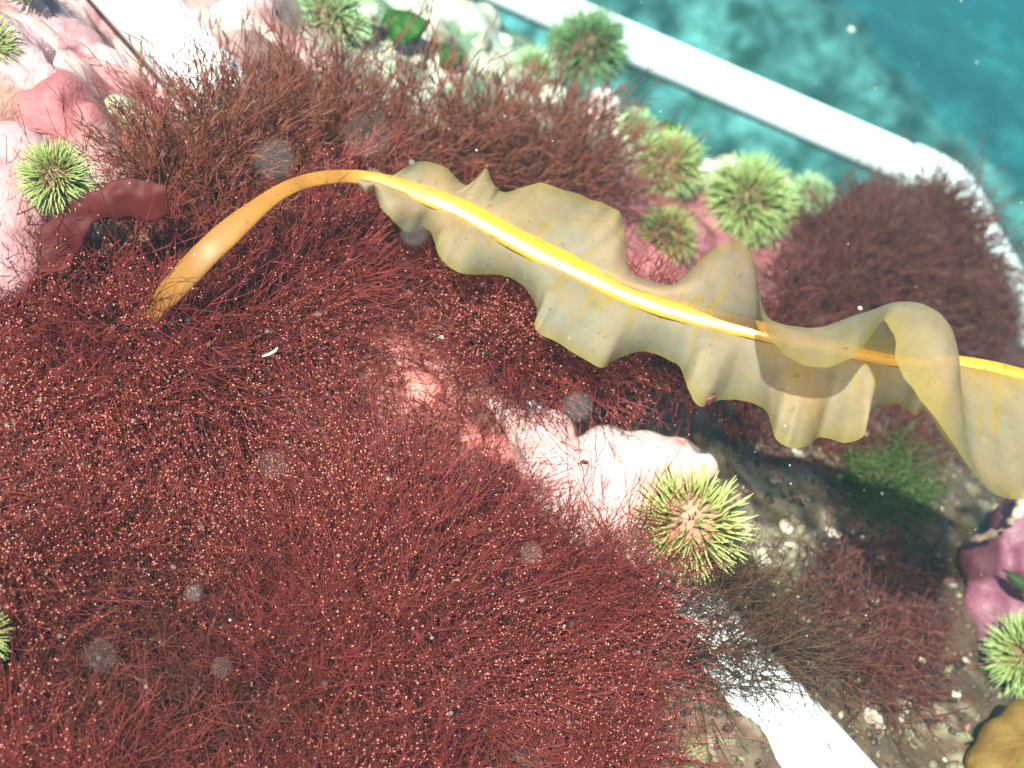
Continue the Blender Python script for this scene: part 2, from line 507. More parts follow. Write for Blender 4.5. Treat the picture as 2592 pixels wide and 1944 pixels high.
PR = 0.01335
qe = empty('quadrat_frame', surf(np.array([600.0]), np.array([300.0]))[0],
           'white plastic pipe survey frame lying over the reef', 'survey frame')
a = pix(900, -190, 0.87); b = pix(2300, 418, 0.855)
e0 = pix(2296, 416, 0.855); e1 = pix(2400, 466, 0.853); e2 = pix(2466, 560, 0.850)
c2 = pix(3050, 1560, 0.83)
n = 40
V, Q, T = sweep(np.linspace(a, b, n), np.full(n, PR), 40)
link('pipe', mesh('pipe', V, quads=Q, tris=T), MAT['pvc'], qe)
# elbow fitting: two wider sockets and a bend between them
da = (e0 - a) / np.linalg.norm(e0 - a); dc = (c2 - e2) / np.linalg.norm(c2 - e2)
corner = e1
pts = []; rr = []
s0 = corner - da * 0.030; s1 = corner + dc * 0.030
ts = np.linspace(0, 1, 30)
bend = ((1 - ts) ** 2)[:, None] * (corner - da * 0.012) + (2 * ts * (1 - ts))[:, None] * corner + (ts ** 2)[:, None] * (corner + dc * 0.012)
path = np.concatenate([[s0, s0 + da * 0.0012, s0 + da * 0.006], bend, [s1 - dc * 0.006, s1 - dc * 0.0012, s1]])
rr = np.concatenate([[PR * 1.01, PR * 1.17, PR * 1.18], np.full(30, PR * 1.16), [PR * 1.18, PR * 1.17, PR * 1.01]])
V, Q, T = sweep(path, rr, 40)
link('elbow', mesh('elbow', V, quads=Q, tris=T), MAT['pvc'], qe)
V, Q, T = sweep(np.linspace(corner + dc * 0.02, c2, n), np.full(n, PR), 40)
link('pipe', mesh('pipe', V, quads=Q, tris=T), MAT['pvc'], qe)
# near side, dipping under the weed
a = pix(28, -350, 0.540); b = pix(2346, 2230, 0.444)
V, Q, T = sweep(np.linspace(a, b, 60), np.full(60, PR), 40)
link('pipe', mesh('pipe', V, quads=Q, tris=T), MAT['pvc'], qe)


# ------------------------------------------------------------------ lumpy rocks
def ico(sub):
    import bmesh
    bm = bmesh.new(); bmesh.ops.create_icosphere(bm, subdivisions=sub, radius=1.0)
    v = np.array([x.co[:] for x in bm.verts]); f = np.array([[y.index for y in x.verts] for x in bm.faces]); bm.free()
    return v, f


ICO = {i: ico(i) for i in (1, 2, 3, 4)}
PXM = lambda px, d: px * d / F


def blobs_mesh(name, blobs, sub=3, bump=0.18, seed=0, c0=(0.74, 0.60, 0.58), c1=(0.55, 0.2, 0.24), csc=0.02, flat=0.75):
    """blobs = (u, v, depth, radius_px[, stretch]) -> overlapping knobs"""
    Vs, Fs, Cs = [], [], []; off = 0
    v0, f0 = ICO[sub]
    for i, bl in enumerate(blobs):
        u, v, d, r = bl[:4]
        cc = pix(u, v, d); rm = PXM(r, d)
        w = v0 * rm
        nrm = v0
        p = cc + w * np.array([1, 1, flat])
        p = p + nrm * (rm * bump * fbm(p + seed, rm * 1.0, 3, seed + i))[:, None]
        Vs.append(p); Fs.append(f0 + off); off += len(v0)
    Vv = np.concatenate(Vs); nz = fbm(Vv, csc, 3, seed + 77)
    col = lerp3(np.broadcast_to(c0, Vv.shape).copy(), c1, smooth(-0.05, 0.4, nz))
    return mesh(name, Vv, tris=np.concatenate(Fs), colors={'col': col})


def rock(name, blobs, label, cat, group=None, remesh=None, mat='rock', **k):
    me = blobs_mesh(name, blobs, **k)
    mt = MAT[mat]
    if remesh and mat == 'rock':
        mt = mat_rock(name + '_crust', False, (k['c0'], k['c1'], 0.55 / k.get('csc', 0.02)), rough=0.5)
    o = link(name, me, mt); tag(o, label, cat, group)
    if remesh:
        r = o.modifiers.new('remesh', 'REMESH'); r.mode = 'VOXEL'; r.voxel_size = remesh; r.use_smooth_shade = True
        s = o.modifiers.new('smooth', 'SMOOTH'); s.iterations = 8; s.factor = 0.6
    return o


D = lambda u, v: float(1 / invdepth(np.array(float(u)), np.array(float(v))))

rock('coralline_rock', [(1440, 1180, .468, 85), (1540, 1150, .473, 85), (1640, 1160, .474, 80), (1720, 1170, .473, 70), (1778, 1180, .472, 48), (1600, 1240, .466, 70),
                        (1500, 1260, .464, 80), (1560, 1320, .461, 60), (1578, 1355, .461, 42), (1460, 1330, .464, 70), (1700, 1215, .476, 50), (1370, 1180, .466, 72), (1400, 1085, .464, 58), (1330, 1095, .463, 56), (1295, 1050, .464, 46), (1245, 1005, .466, 38), (1400, 1270, .468, 70), (1530, 1400, .463, 50)],
     'overexposed white knobbly coralline rock sticking out of the red weed under the kelp', 'rock',
     c0=(0.80, 0.66, 0.62), c1=(0.66, 0.36, 0.35), seed=3, bump=0.10, remesh=0.0016, csc=0.03)
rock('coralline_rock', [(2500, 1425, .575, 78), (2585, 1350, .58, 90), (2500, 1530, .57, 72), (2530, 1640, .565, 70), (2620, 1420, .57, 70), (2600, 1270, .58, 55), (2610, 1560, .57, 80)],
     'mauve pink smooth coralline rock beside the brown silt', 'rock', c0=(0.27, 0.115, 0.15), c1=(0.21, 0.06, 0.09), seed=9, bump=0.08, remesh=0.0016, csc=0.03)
rock('coralline_rock', [(2460, 1366, .556, 9), (2476, 1360, .555, 14), (2500, 1356, .554, 11), (2514, 1350, .553, 16), (2538, 1340, .553, 8), (2556, 1322, .552, 13), (2572, 1300, .552, 17), (2585, 1270, .552, 20), (2600, 1250, .55, 20)],
     'row of small cream knobs crusting the top of the mauve rock', 'crust', c0=(0.72, 0.62, 0.45), c1=(0.5, 0.3, 0.22), seed=12, bump=0.5, remesh=0.0008)
rock('coralline_boulder', [(-40, 540, .412, 190), (30, 400, .42, 110), (-20, 660, .40, 130), (90, 600, .415, 70)],
     'pale pink rounded boulder with the lone green urchin on it', 'boulder', c0=(0.52, 0.27, 0.28), c1=(0.44, 0.12, 0.17), seed=15, bump=0.06, remesh=0.0016, csc=0.03)
# open crust beside the near pipe: pitted sheet of pale coralline, deeper rose in the pits
cu_, cv_ = np.meshgrid(np.linspace(-260, 560, 165), np.linspace(-260, 470, 147), indexing='ij')
pb = pix(cu_, cv_, 1 / invdepth(cu_, cv_))
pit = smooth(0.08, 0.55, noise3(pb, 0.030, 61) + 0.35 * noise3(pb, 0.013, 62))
ch = 0.004 + 0.010 * noise3(pb, 0.022, 65) - 0.015 * pit + 0.0035 * np.abs(noise3(pb, 0.010, 63)) + 0.0010 * fbm(pb, 0.004, 3, 64)
rim = np.minimum(np.minimum(cu_ + 260, 560 - cu_), np.minimum(cv_ + 260, 470 - cv_)) / 60.0
ch = ch - channel(cu_, cv_) - 0.03 * (1 - smooth(0, 1, rim))
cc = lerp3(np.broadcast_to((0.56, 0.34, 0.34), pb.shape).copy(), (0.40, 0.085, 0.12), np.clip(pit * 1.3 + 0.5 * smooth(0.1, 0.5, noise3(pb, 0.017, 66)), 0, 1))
cc = lerp3(cc, (0.42, 0.20, 0.12), smooth(0.35, 0.6, noise3(pb, 0.024, 67)) * 0.7)
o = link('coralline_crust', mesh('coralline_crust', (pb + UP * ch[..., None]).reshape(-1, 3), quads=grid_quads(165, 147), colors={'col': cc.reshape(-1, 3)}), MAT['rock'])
tag(o, 'bright pink and white pitted crust beside the near white pipe', 'crust')
rock('coralline_rock', [(600, 70, .555, 80), (650, 20, .56, 50), (560, 120, .55, 60), (690, 100, .56, 60), (760, 140, .56, 55), (820, 170, .56, 50), (860, 210, .56, 42), (900, 260, .56, 40), (700, 170, .555, 60)],
     'white knobbly coralline ridge with a dark pink hollow above the feathery weed', 'rock', c0=(0.66, 0.56, 0.50), c1=(0.40, 0.16, 0.17), seed=27, bump=0.12, remesh=0.0016, csc=0.02)
rock('pink_tipped_rock', [(930, 25, .60, 30), (905, 50, .60, 22)], 'small pale knob with a pink tip beside the pale green urchin', 'rock', c0=(0.82, 0.78, 0.70), c1=(0.8, 0.45, 0.4), seed=31)
cr = []
rs = random.Random(5)
for (x, y, r) in [(1090, 60, 40), (1160, 40, 45), (1230, 60, 45), (1120, 110, 45), (1200, 110, 48), (1280, 110, 40), (1060, 150, 32), (1150, 180, 30), (1230, 170, 42), (1300, 190, 36),
                  (1180, 230, 32), (1250, 240, 36), (1320, 260, 40), (1100, 215, 22), (1020, 20, 30), (1350, 320, 46), (1400, 250, 40), (1290, 320, 36), (1060, 260, 24), (950, 215, 26), (985, 300, 34)]:
    cr.append((x, y, D(x, y) + rs.uniform(-0.012, 0.008), r * rs.uniform(0.7, 1.1)))
rock('coralline_heap', cr, 'heap of cream white coralline nodules between the green sea lettuce and the dark urchin', 'rock', c0=(0.62, 0.62, 0.50), c1=(0.24, 0.22, 0.14), seed=35, bump=0.6, remesh=0.0016, csc=0.015)
rock('coralline_ledge', [(1530, 260, .715, 46), (1545, 320, .71, 52), (1600, 350, .71, 42), (1500, 300, .70, 45), (1560, 400, .695, 60), (1480, 360, .69, 50)],
     'pale smooth rock ledge below the dark green urchin at the drop-off', 'rock', c0=(0.74, 0.72, 0.66), c1=(0.6, 0.4, 0.38), seed=41, bump=0.12, remesh=0.0016)
rock('coralline_ledge', [(1800, 440, .735, 42), (1850, 430, .74, 45), (1780, 480, .73, 40), (1970, 470, .75, 40), (2010, 500, .75, 40), (1985, 560, .745, 40)],
     'white crusted reef edge between two green urchins', 'rock', c0=(0.84, 0.82, 0.78), c1=(0.7, 0.35, 0.38), seed=45, bump=0.12, remesh=0.0016)
rock('coralline_rock', [(1600, 530, .675, 44), (1625, 590, .67, 44), (1600, 650, .66, 40), (1650, 660, .66, 36), (1575, 480, .68, 40)],
     'magenta coralline lump next to the brownish urchin above the kelp', 'rock', c0=(0.62, 0.24, 0.26), c1=(0.40, 0.12, 0.16), seed=49, bump=0.14, remesh=0.0016)
rock('coralline_rock', [(1960, 620, .70, 30), (1950, 670, .695, 32), (1975, 710, .69, 30)],
     'small magenta coralline lump at the foot of the dark weed mound', 'rock', c0=(0.66, 0.28, 0.32), c1=(0.5, 0.2, 0.3), seed=53, bump=0.14, remesh=0.0016)
for i, bl in enumerate([[(300, 270, .475, 40), (340, 310, .473, 36), (280, 330, .47, 32)]]):
    rock('grey_stone', bl, 'bare grey green stone in a gap of the pink crust', 'stone', mat='stone', seed=60 + i, bump=0.25)
rock('ochre_stone', [(250, 600, .43, 34), (300, 590, .432, 30), (340, 620, .432, 28), (280, 640, .428, 30), (370, 600, .435, 22)],
     'cluster of ochre encrusted stones under the dark red blade', 'stone', c0=(0.62, 0.50, 0.28), c1=(0.32, 0.16, 0.10), seed=64, bump=0.35, csc=0.006)
rock('ochre_stone', [(30, 690, .405, 34), (80, 700, .408, 30), (110, 670, .41, 22), (160, 680, .412, 18)],
     'pale yellow stones peeping through the weed below the pink boulder', 'stone', c0=(0.66, 0.60, 0.36), c1=(0.22, 0.14, 0.10), seed=67, bump=0.35, csc=0.006)
rock('rose_rock', [(1010, 900, .464, 58), (1070, 990, .462, 62), (1110, 1065, .462, 54), (960, 870, .465, 44), (1190, 1110, .466, 48), (1270, 1140, .468, 50)],
     'rose pink rock glowing through the thin patch of red weed', 'rock', c0=(0.74, 0.27, 0.23), c1=(0.62, 0.17, 0.15), seed=70, bump=0.12, remesh=0.0016)
rock('shell_grit', [(880, 1040, .505, 16), (860, 960, .51, 14), (980, 1140, .50, 22), (900, 1080, .503, 12), (850, 900, .512, 10), (960, 1170, .50, 14), (760, 880, .505, 12)],
     'cream bits of shell grit between the red weed tufts', 'shell grit', c0=(0.78, 0.72, 0.58), c1=(0.4, 0.3, 0.25), seed=74, bump=0.3)
rock('golden_sponge', [(2560, 1900, .50, 90), (2500, 1940, .495, 70), (2600, 1840, .505, 70), (2620, 1960, .49, 90)],
     'golden brown fuzzy rounded lump beyond the end of the pipe', 'sponge', mat='gold', seed=78, bump=0.25, remesh=0.0025)

# white fragments on the silt
for i, (x, y, r) in enumerate([(2108, 1350, 16), (2126, 1345, 11), (2003, 1392, 17), (2028, 1562, 19), (2050, 1570, 12), (2206, 1815, 22), (2225, 1835, 12), (2405, 1475, 14), (2445, 1672, 8), (1880, 1335, 20),
                               (1990, 1335, 17), (1925, 1410, 22), (1850, 1420, 16), (2420, 1760, 10), (2335, 1672, 7), (1960, 1210, 16), (2020, 1150, 14), (2100, 1290, 9)]):
    rock('coralline_fragment', [(x, y, D(x, y) - 0.006, r), (x + r * .7, y + r * .3, D(x, y) - 0.006, r * .6), (x - r * .5, y - r * .6, D(x, y) - 0.006, r * .55)],
         'small white coralline fragment lying on the brown silt', 'fragment', 'white fragments on the silt', sub=3, c0=(0.46, 0.40, 0.31), c1=(0.24, 0.14, 0.11), seed=90 + i, bump=0.75, csc=0.004)

# loose brown gravel and silt clods
n = 2200
gu_ = rng.uniform(1650, 2700, n); gv_ = rng.uniform(1020, 2050, n)
ok = (gu_ * 0.9 + gv_ > 2800); gu_, gv_ = gu_[ok], gv_[ok]; n = len(gu_)
pp = surf(gu_, gv_)
rr = rng.lognormal(math.log(0.0011), 0.45, n)
v0, f0 = ICO[1]
PV = pp[:, None] + v0[None] * rr[:, None, None] * rng.uniform(0.6, 1.3, (n, 1, 3)) * rng.uniform(0.5, 1.35, (n, len(v0), 1))
PF = (f0[None] + (np.arange(n) * len(v0))[:, None, None]).reshape(-1, 3)
pal = np.array([(0.10, 0.07, 0.045), (0.17, 0.13, 0.08), (0.30, 0.26, 0.18), (0.06, 0.035, 0.028), (0.22, 0.20, 0.10), (0.34, 0.14, 0.13), (0.48, 0.44, 0.36)])
pc = pal[rng.choice(len(pal), n, p=[.33, .25, .06, .26, .06, .03, .01])]
gr = link('silt_gravel', mesh('silt_gravel', PV.reshape(-1, 3), tris=PF, colors={'col': np.repeat(pc, len(v0), 0)}), MAT['rock'])
tag(gr, 'loose brown gravel and silt covering the rock beside the pipe', 'gravel', kind='stuff')


# ------------------------------------------------------------------ urchins
def spine_dirs(n, axis, lo=-0.35):
    i = np.arange(int(n / (1 - (lo + 1) / 2)) + 1)
    z = 1 - 2 * (i + 0.5) / len(i); ph = i * 2.399963
    d = np.stack([np.sqrt(1 - z * z) * np.cos(ph), np.sqrt(1 - z * z) * np.sin(ph), z], -1)
    d = d[z > lo]
    a = np.asarray(axis) / np.linalg.norm(axis)
    q = Vector((0, 0, 1)).rotation_difference(Vector(a)).to_matrix()
    return d @ np.array(q).T


def cone_mesh(L=1.0, r=0.03, sides=4):
    a = np.linspace(0, 2 * math.pi, sides, endpoint=False)
    rings = [(0, 1.0), (0.6, 0.85), (1.0, 0.32)]
    V = np.concatenate([np.stack([r * k * np.cos(a), r * k * np.sin(a), np.full(sides, z * L)], -1) for z, k in rings] + [np.array([[0, 0, L * 1.02]])])
    Q = grid_quads(3, sides, wrap=True)
    j = np.arange(sides); T = np.stack([2 * sides + j, 2 * sides + (j + 1) % sides, np.full(sides, 3 * sides)], -1)
    t = np.concatenate([np.full(sides, z) for z, k in rings] + [[1.0]])
    return V, Q, T, t


def urchin(u, v, d, rpx, label, sm='sp_green', tm='test', n=300, axis=None, single=False, body=0.52, seed=0, thick=1.0, spread=0.22):
    r = np.random.default_rng(seed + 100)
    c = pix(u, v, d); Rm = PXM(rpx, d)
    axis = np.asarray(axis if axis is not None else cdir(0.2, 0.45, 0.8))
    rb = Rm * body
    e = empty('sea_urchin', c, label, 'sea urchin', 'green sea urchins on the reef')
    v0, f0 = ICO[3]
    q = np.array(Vector((0, 0, 1)).rotation_difference(Vector(axis / np.linalg.norm(axis))).to_matrix())
    tv = (v0 * [1, 1, 0.72]) * rb
    th = np.arctan2(v0[:, 1], v0[:, 0])
    tv = tv * (1 + 0.03 * np.cos(10 * th))[:, None]
    link('test', mesh('test', tv @ q.T + c, tris=f0), MAT[tm], e)
    if not single: n = int(n * 1.7); thick = thick * 0.7
    dd = spine_dirs(n, axis)
    dd = dd + r.normal(0, spread * 0.5, dd.shape); dd /= np.linalg.norm(dd, axis=1)[:, None]
    n = len(dd)
    loc = (dd @ q) * [1, 1, 0.72] @ q.T * rb * 0.92 + c
    ln = (Rm - rb * 0.9) * r.uniform(0.72, 1.22, n)
    tilt = dd + r.normal(0, spread, dd.shape); tilt /= np.linalg.norm(tilt, axis=1)[:, None]
    cv, cq, ct, tt = cone_mesh(1.0, 1.0)
    rad = Rm * 0.026 * thick * r.uniform(0.8, 1.2, n)
    if single:
        me = mesh('spine', cv * [0.026 * thick * Rm, 0.026 * thick * Rm, Rm * 0.5], quads=cq, tris=ct, attrs={'t': tt})
        me.materials.append(MAT[sm])
        for i in range(n):
            o = bpy.data.objects.new('spine', me); COL.objects.link(o); o.parent = e
            qq = Vector((0, 0, 1)).rotation_difference(Vector(tilt[i]))
            o.rotation_mode = 'QUATERNION'; o.rotation_quaternion = qq
            o.location = Vector(loc[i] - c); o.scale = (1, 1, float(ln[i] / (Rm * 0.5)))
        return e
    ref = r.normal(size=(n, 3)); N1 = np.cross(tilt, ref); N1 /= np.linalg.norm(N1, axis=1)[:, None]; N2 = np.cross(tilt, N1)
    V = loc[:, None] + cv[None, :, 0:1] * rad[:, None, None] * N1[:, None] + cv[None, :, 1:2] * rad[:, None, None] * N2[:, None] + cv[None, :, 2:3] * ln[:, None, None] * tilt[:, None]
    k = len(cv); off = (np.arange(n) * k)[:, None, None]
    me = mesh('spines', V.reshape(-1, 3), quads=(cq[None] + off).reshape(-1, 4), tris=(ct[None] + off).reshape(-1, 3), attrs={'t': np.tile(tt, n)})
    o = link('spines', me, MAT[sm], e); tag(o, kind='stuff')
    return e


urchin(1752, 1330, .455, 156, 'yellow green urchin with a pink centre wedged under the white knobbly rock', 'sp_yellow', 'test_pink', 300, cdir(-0.05, 0.15, 0.95), True, 0.54, 1, 0.92)
urchin(1490, 122, .735, 112, 'large dark green urchin on the reef edge in front of the far pipe', 'sp_dark', 'test', 420, cdir(0, 0.3, 0.9), seed=2, body=0.55)
urchin(1352, 170, .675, 62, 'small pale green urchin tucked against the dark green urchin', 'sp_pale', 'test', 240, seed=3)
urchin(1700, 415, .672, 98, 'light green urchin with brown centre at the end of the feathery weed', 'sp_green', 'test', 300, cdir(0.1, 0.2, 0.9), seed=4)
urchin(1890, 512, .69, 128, 'plump green urchin with reddish centre above the kelp peak', 'sp_green', 'test', 420, cdir(-0.1, -0.1, 0.95), seed=5)
urchin(1690, 598, .63, 86, 'brownish green urchin resting on the magenta crust', 'sp_brown', 'test', 280, cdir(0, 0.1, 0.9), seed=6)
urchin(2052, 492, .725, 62, 'pale green urchin half hidden behind the dark weed mound', 'sp_pale', 'test', 220, seed=7)
urchin(140, 448, .398, 98, 'yellowish green urchin sitting on the pale pink boulder', 'sp_green', 'test', 300, cdir(0.1, -0.1, 0.95), seed=8)
urchin(-38, 118, .452, 92, 'green urchin on the pink crust above the boulder, cut by the picture edge', 'sp_green', 'test', 300, seed=9)
urchin(60, -52, .476, 72, 'dark reddish urchin above the pink crust', 'sp_brown', 'test', 220, seed=10)
urchin(840, 38, .60, 118, 'pale mint green urchin on the white ridge behind the feathery weed', 'sp_pale', 'test', 380, cdir(0.1, 0.3, 0.9), seed=11)
urchin(2602, 1660, .535, 112, 'bright green urchin at the foot of the mauve rock', 'sp_green', 'test', 340, cdir(-0.2, 0.2, 0.9), seed=12)
urchin(-62, 1612, .352, 92, 'yellow spined urchin buried in the red weed carpet', 'sp_yellow', 'test', 200, cdir(0.3, 0, 0.9), seed=13)
urchin(1612, 322, .695, 58, 'small faded green urchin perched on the pale ledge', 'sp_pale', 'test', 200, seed=14)
urchin(2000, 1500, .548, 42, 'tiny olive urchin lying on the brown silt', 'sp_brown', 'test', 160, seed=15)


# ------------------------------------------------------------------ filamentous weed
def strands(Pt, Rt, rnd, sides=3):
    """Pt (N,K,3), Rt (N,K) -> verts, quads, attr rnd, attr t"""
    N, K, _ = Pt.shape
    T = np.gradient(Pt, axis=1); T /= np.linalg.norm(T, axis=2, keepdims=True) + 1e-12
    ref = rng.normal(size=(N, 1, 3)); N1 = np.cross(T, ref); N1 /= np.linalg.norm(N1, axis=2, keepdims=True) + 1e-12
    N2 = np.cross(T, N1)
    a = np.linspace(0, 2 * math.pi, sides, endpoint=False)
    V = Pt[:, :, None] + Rt[:, :, None, None] * (np.cos(a)[None, None, :, None] * N1[:, :, None] + np.sin(a)[None, None, :, None] * N2[:, :, None])
    q = grid_quads(K, sides, wrap=True)
    Q = (q[None] + (np.arange(N) * K * sides)[:, None, None]).reshape(-1, 4)
    return V.reshape(-1, 3), Q, np.repeat(rnd, K * sides), np.tile(np.repeat(np.linspace(0, 1, K), sides), N)


def bead_geo(C, r):
    v = np.array([(1, 0, 0), (-.5, .87, 0), (-.5, -.87, 0), (0, 0, 1.2), (0, 0, -1.2)])
    f = np.array([(0, 1, 3), (1, 2, 3), (2, 0, 3), (1, 0, 4), (2, 1, 4), (0, 2, 4)])
    ax = rng.normal(size=(len(C), 3)); ax /= np.linalg.norm(ax, axis=1)[:, None]
    bx = np.cross(ax, rng.normal(size=(len(C), 3))); bx /= np.linalg.norm(bx, axis=1)[:, None]; cx = np.cross(ax, bx)
    B = np.stack([bx, cx, ax], 1)
    V = C[:, None] + (v[None] @ B) * r[:, None, None]
    return V.reshape(-1, 3), (f[None] + (np.arange(len(C)) * 5)[:, None, None]).reshape(-1, 3)


def in_poly(u, v, poly):
    poly = np.asarray(poly, float); ins = np.zeros(u.shape, bool); j = len(poly) - 1
    for i in range(len(poly)):
        xi, yi = poly[i]; xj, yj = poly[j]
        c = ((yi > v) != (yj > v)) & (u < (xj - xi) * (v - yi) / (yj - yi + 1e-12) + xi)
        ins ^= c; j = i
    return ins


def poisson(poly, spacing, tries=60000, holes=()):
    """root pixels spread through a photo polygon, spacing in pixels"""
    poly = np.asarray(poly, float); lo = poly.min(0); hi = poly.max(0)
    pts = rng.uniform(lo, hi, (tries, 2)); m = in_poly(pts[:, 0], pts[:, 1], poly)
    for h in holes: m &= ~in_poly(pts[:, 0], pts[:, 1], h)
    pts = pts[m]; cell = {}; out = []
    for p in pts:
        k = (int(p[0] // spacing), int(p[1] // spacing)); good = True
        for dx in (-1, 0, 1):
            for dy in (-1, 0, 1):
                for q in cell.get((k[0] + dx, k[1] + dy), ()):
                    if (q[0] - p[0]) ** 2 + (q[1] - p[1]) ** 2 < spacing ** 2: good = False; break
        if good: cell.setdefault(k, []).append(p); out.append(p)
    return np.array(out)


TRI = [0]


def weed(name, mat, poly, spacing, per, L, rad, label, cat='seaweed', kind=None, group=None, branch=2, bl=0.32, beads=0, spread=0.75, aim=(0.12, 0.3, 0.75),
         curl=0.35, lift=0.0, holes=(), flow=None, K=6, brK=3, feather=False, bead_r=0.00036, parent=None, lenvar=0.25, root=0.004, gaps=None, swirl=0.0):
    C = poisson(poly, spacing, holes=holes)
    roots = surf(C[:, 0], C[:, 1], 0.0)
    if callable(lift): roots = roots + UP * lift(C[:, 0], C[:, 1])[:, None]
    elif lift: roots = roots + UP * lift
    if gaps:
        kp = fbm(roots, 0.035, 2, 88) > gaps
        C = C[kp]; roots = roots[kp]
    nb = len(roots)
    aim0 = cdir(*aim)
    bax = aim0 + rng.normal(0, 0.30, (nb, 3))
    if swirl: bax = bax + swirl * np.stack([noise3(roots, 0.05, 301 + q) for q in range(3)], -1)
    if flow is not None: bax = bax + flow(C[:, 0], C[:, 1])
    bax /= np.linalg.norm(bax, axis=1)[:, None]
    bl_len = L * rng.uniform(0.75, 1.25, nb) * (1 + 0.3 * noise3(roots, 0.04, 73))
    brnd = rng.uniform(0, 1, nb)
    N = nb * per
    bi = np.repeat(np.arange(nb), per)
    d = bax[bi] + rng.normal(0, spread, (N, 3)); d /= np.linalg.norm(d, axis=1)[:, None]
    back = (d @ aim0) < -0.1
    d[back] -= 1.6 * (d[back] @ aim0)[:, None] * aim0
    d /= np.linalg.norm(d, axis=1)[:, None]
    ln = bl_len[bi] * np.clip(rng.normal(1, lenvar, N), 0.3, 1.6)
    r0 = roots[bi] + rng.normal(0, root, (N, 3)) * [1, 1, 0.5]
    t = np.linspace(0, 1, K)
    cv = np.cross(d, rng.normal(size=(N, 3))); cv /= np.linalg.norm(cv, axis=1)[:, None]
    cv = cv * rng.uniform(0.2, 1.0, (N, 1)) * curl + (d - aim0[None] * 0.3) * 0.1
    c2 = rng.normal(0, 0.035, (N, 3))
    Pt = r0[:, None] + ln[:, None, None] * (t[None, :, None] * d[:, None] + (t ** 2)[None, :, None] * cv[:, None] + np.sin(t * 7)[None, :, None] * c2[:, None])
    rd = rad * rng.uniform(0.75, 1.3, N)
    Rt = rd[:, None] * np.linspace(1.0, 0.45, K)[None]
    rnd = np.clip((0.5 + 0.9 * noise3(roots, 0.03, 79))[bi] * 0.45 + brnd[bi] * 0.3 + rng.uniform(0, 0.35, N), 0, 1)
    Vs, Qs, As, Ts = [], [], [], []; off = 0
    def add(P_, R_, rn):
        nonlocal off
        V, Q, a, tt = strands(P_, R_, rn); Vs.append(V); Qs.append(Q + off); As.append(a); Ts.append(tt); off += len(V)
    add(Pt, Rt, rnd)
    beadsC = []
    if beads:
        for k in range(beads):
            f = (k + rng.uniform(0.2, 0.8, N)) / beads * 0.75 + 0.25
            x = np.clip(f * (K - 1), 0, K - 1.001); i = x.astype(int); w = (x - i)[:, None]
            beadsC.append(Pt[np.arange(N), i] * (1 - w) + Pt[np.arange(N), i + 1] * w)
    tb = np.linspace(0, 1, brK)
    for k in range(branch):
        f = rng.uniform(0.25 if not feather else 0.45, 0.97, N)
        x = np.clip(f * (K - 1), 0, K - 1.001); i = x.astype(int); w = (x - i)[:, None]
        o_ = Pt[np.arange(N), i] * (1 - w) + Pt[np.arange(N), i + 1] * w
        tg = Pt[np.arange(N), i + 1] - Pt[np.arange(N), i]; tg /= np.linalg.norm(tg, axis=1)[:, None]
        sd = np.cross(tg, rng.normal(size=(N, 3))); sd /= np.linalg.norm(sd, axis=1)[:, None]
        dd = tg + sd * rng.uniform(0.35, 0.8, (N, 1)); dd /= np.linalg.norm(dd, axis=1)[:, None]
        l2 = ln * bl * rng.uniform(0.5, 1.3, N) * (1.15 - 0.5 * f)
        bend = (tg - dd) * 0.25
        Pb = o_[:, None] + l2[:, None, None] * (tb[None, :, None] * dd[:, None] + (tb ** 2)[None, :, None] * bend[:, None])
        prof = np.linspace(0.85, 0.4, brK) if not feather else np.interp(tb, [0, 0.4, 1], [0.6, 1.15, 0.25])
        add(Pb, rd[:, None] * prof[None], rnd)
        if beads and k < 2:
            beadsC.append(Pb[:, -1])
    me = mesh(name, np.concatenate(Vs), quads=np.concatenate(Qs), attrs={'rnd': np.concatenate(As), 't': np.concatenate(Ts)})
    TRI[0] += 2 * sum(len(q) for q in Qs)
    o = link(name, me, MAT[mat])
    tag(o, label, cat, group, kind)
    if beadsC:
        Cc = np.concatenate(beadsC); Cc = Cc[rng.uniform(size=len(Cc)) < np.clip(0.42 + 0.75 * noise3(Cc, 0.028, 97), 0.05, 0.9)]
        V, T = bead_geo(Cc, bead_r * rng.uniform(0.55, 1.35, len(Cc)))
        b = link('beads', mesh('beads', V, tris=T), MAT['bead'], o); tag(b, kind='stuff'); b.matrix_parent_inverse = Matrix()  # beads at the nodes, coloured bright where the filaments would glint
        TRI[0] += len(T)
    return o


HOLE = [(810, 850), (930, 800), (1050, 840), (1130, 940), (1240, 1060), (1280, 1150), (1180, 1210), (1040, 1200), (920, 1140), (840, 1050)]
ROCKH = [(1330, 1140), (1500, 1100), (1700, 1100), (1830, 1150), (1830, 1230), (1650, 1270), (1640, 1420), (1480, 1420), (1350, 1330), (1290, 1220)]
MAIN = [(-200, 850), (60, 780), (300, 830), (520, 820), (700, 850), (840, 900), (880, 1020), (980, 1180), (1140, 1230), (1240, 1330), (1330, 1440), (1480, 1470),
        (1570, 1500), (1590, 1590), (1560, 1660), (1610, 1760), (1640, 1900), (1560, 2080), (1000, 2200), (-200, 2200)]


MATP = [(60, 1640), (180, 1540), (330, 1510), (480, 1530), (560, 1640), (620, 1760), (780, 1850), (760, 2000), (60, 2000)]


def fl_main(u, v):
    w = smooth(900, 1500, u)[:, None] * smooth(1250, 1700, v)[:, None]
    return w * cdir(0.45, -0.55, 0.1)[None] * 0.4


def lift_main(u, v):
    q = pix(u, v, 1 / invdepth(u, v))
    return 0.010 + 0.009 * noise3(q, 0.055, 71)


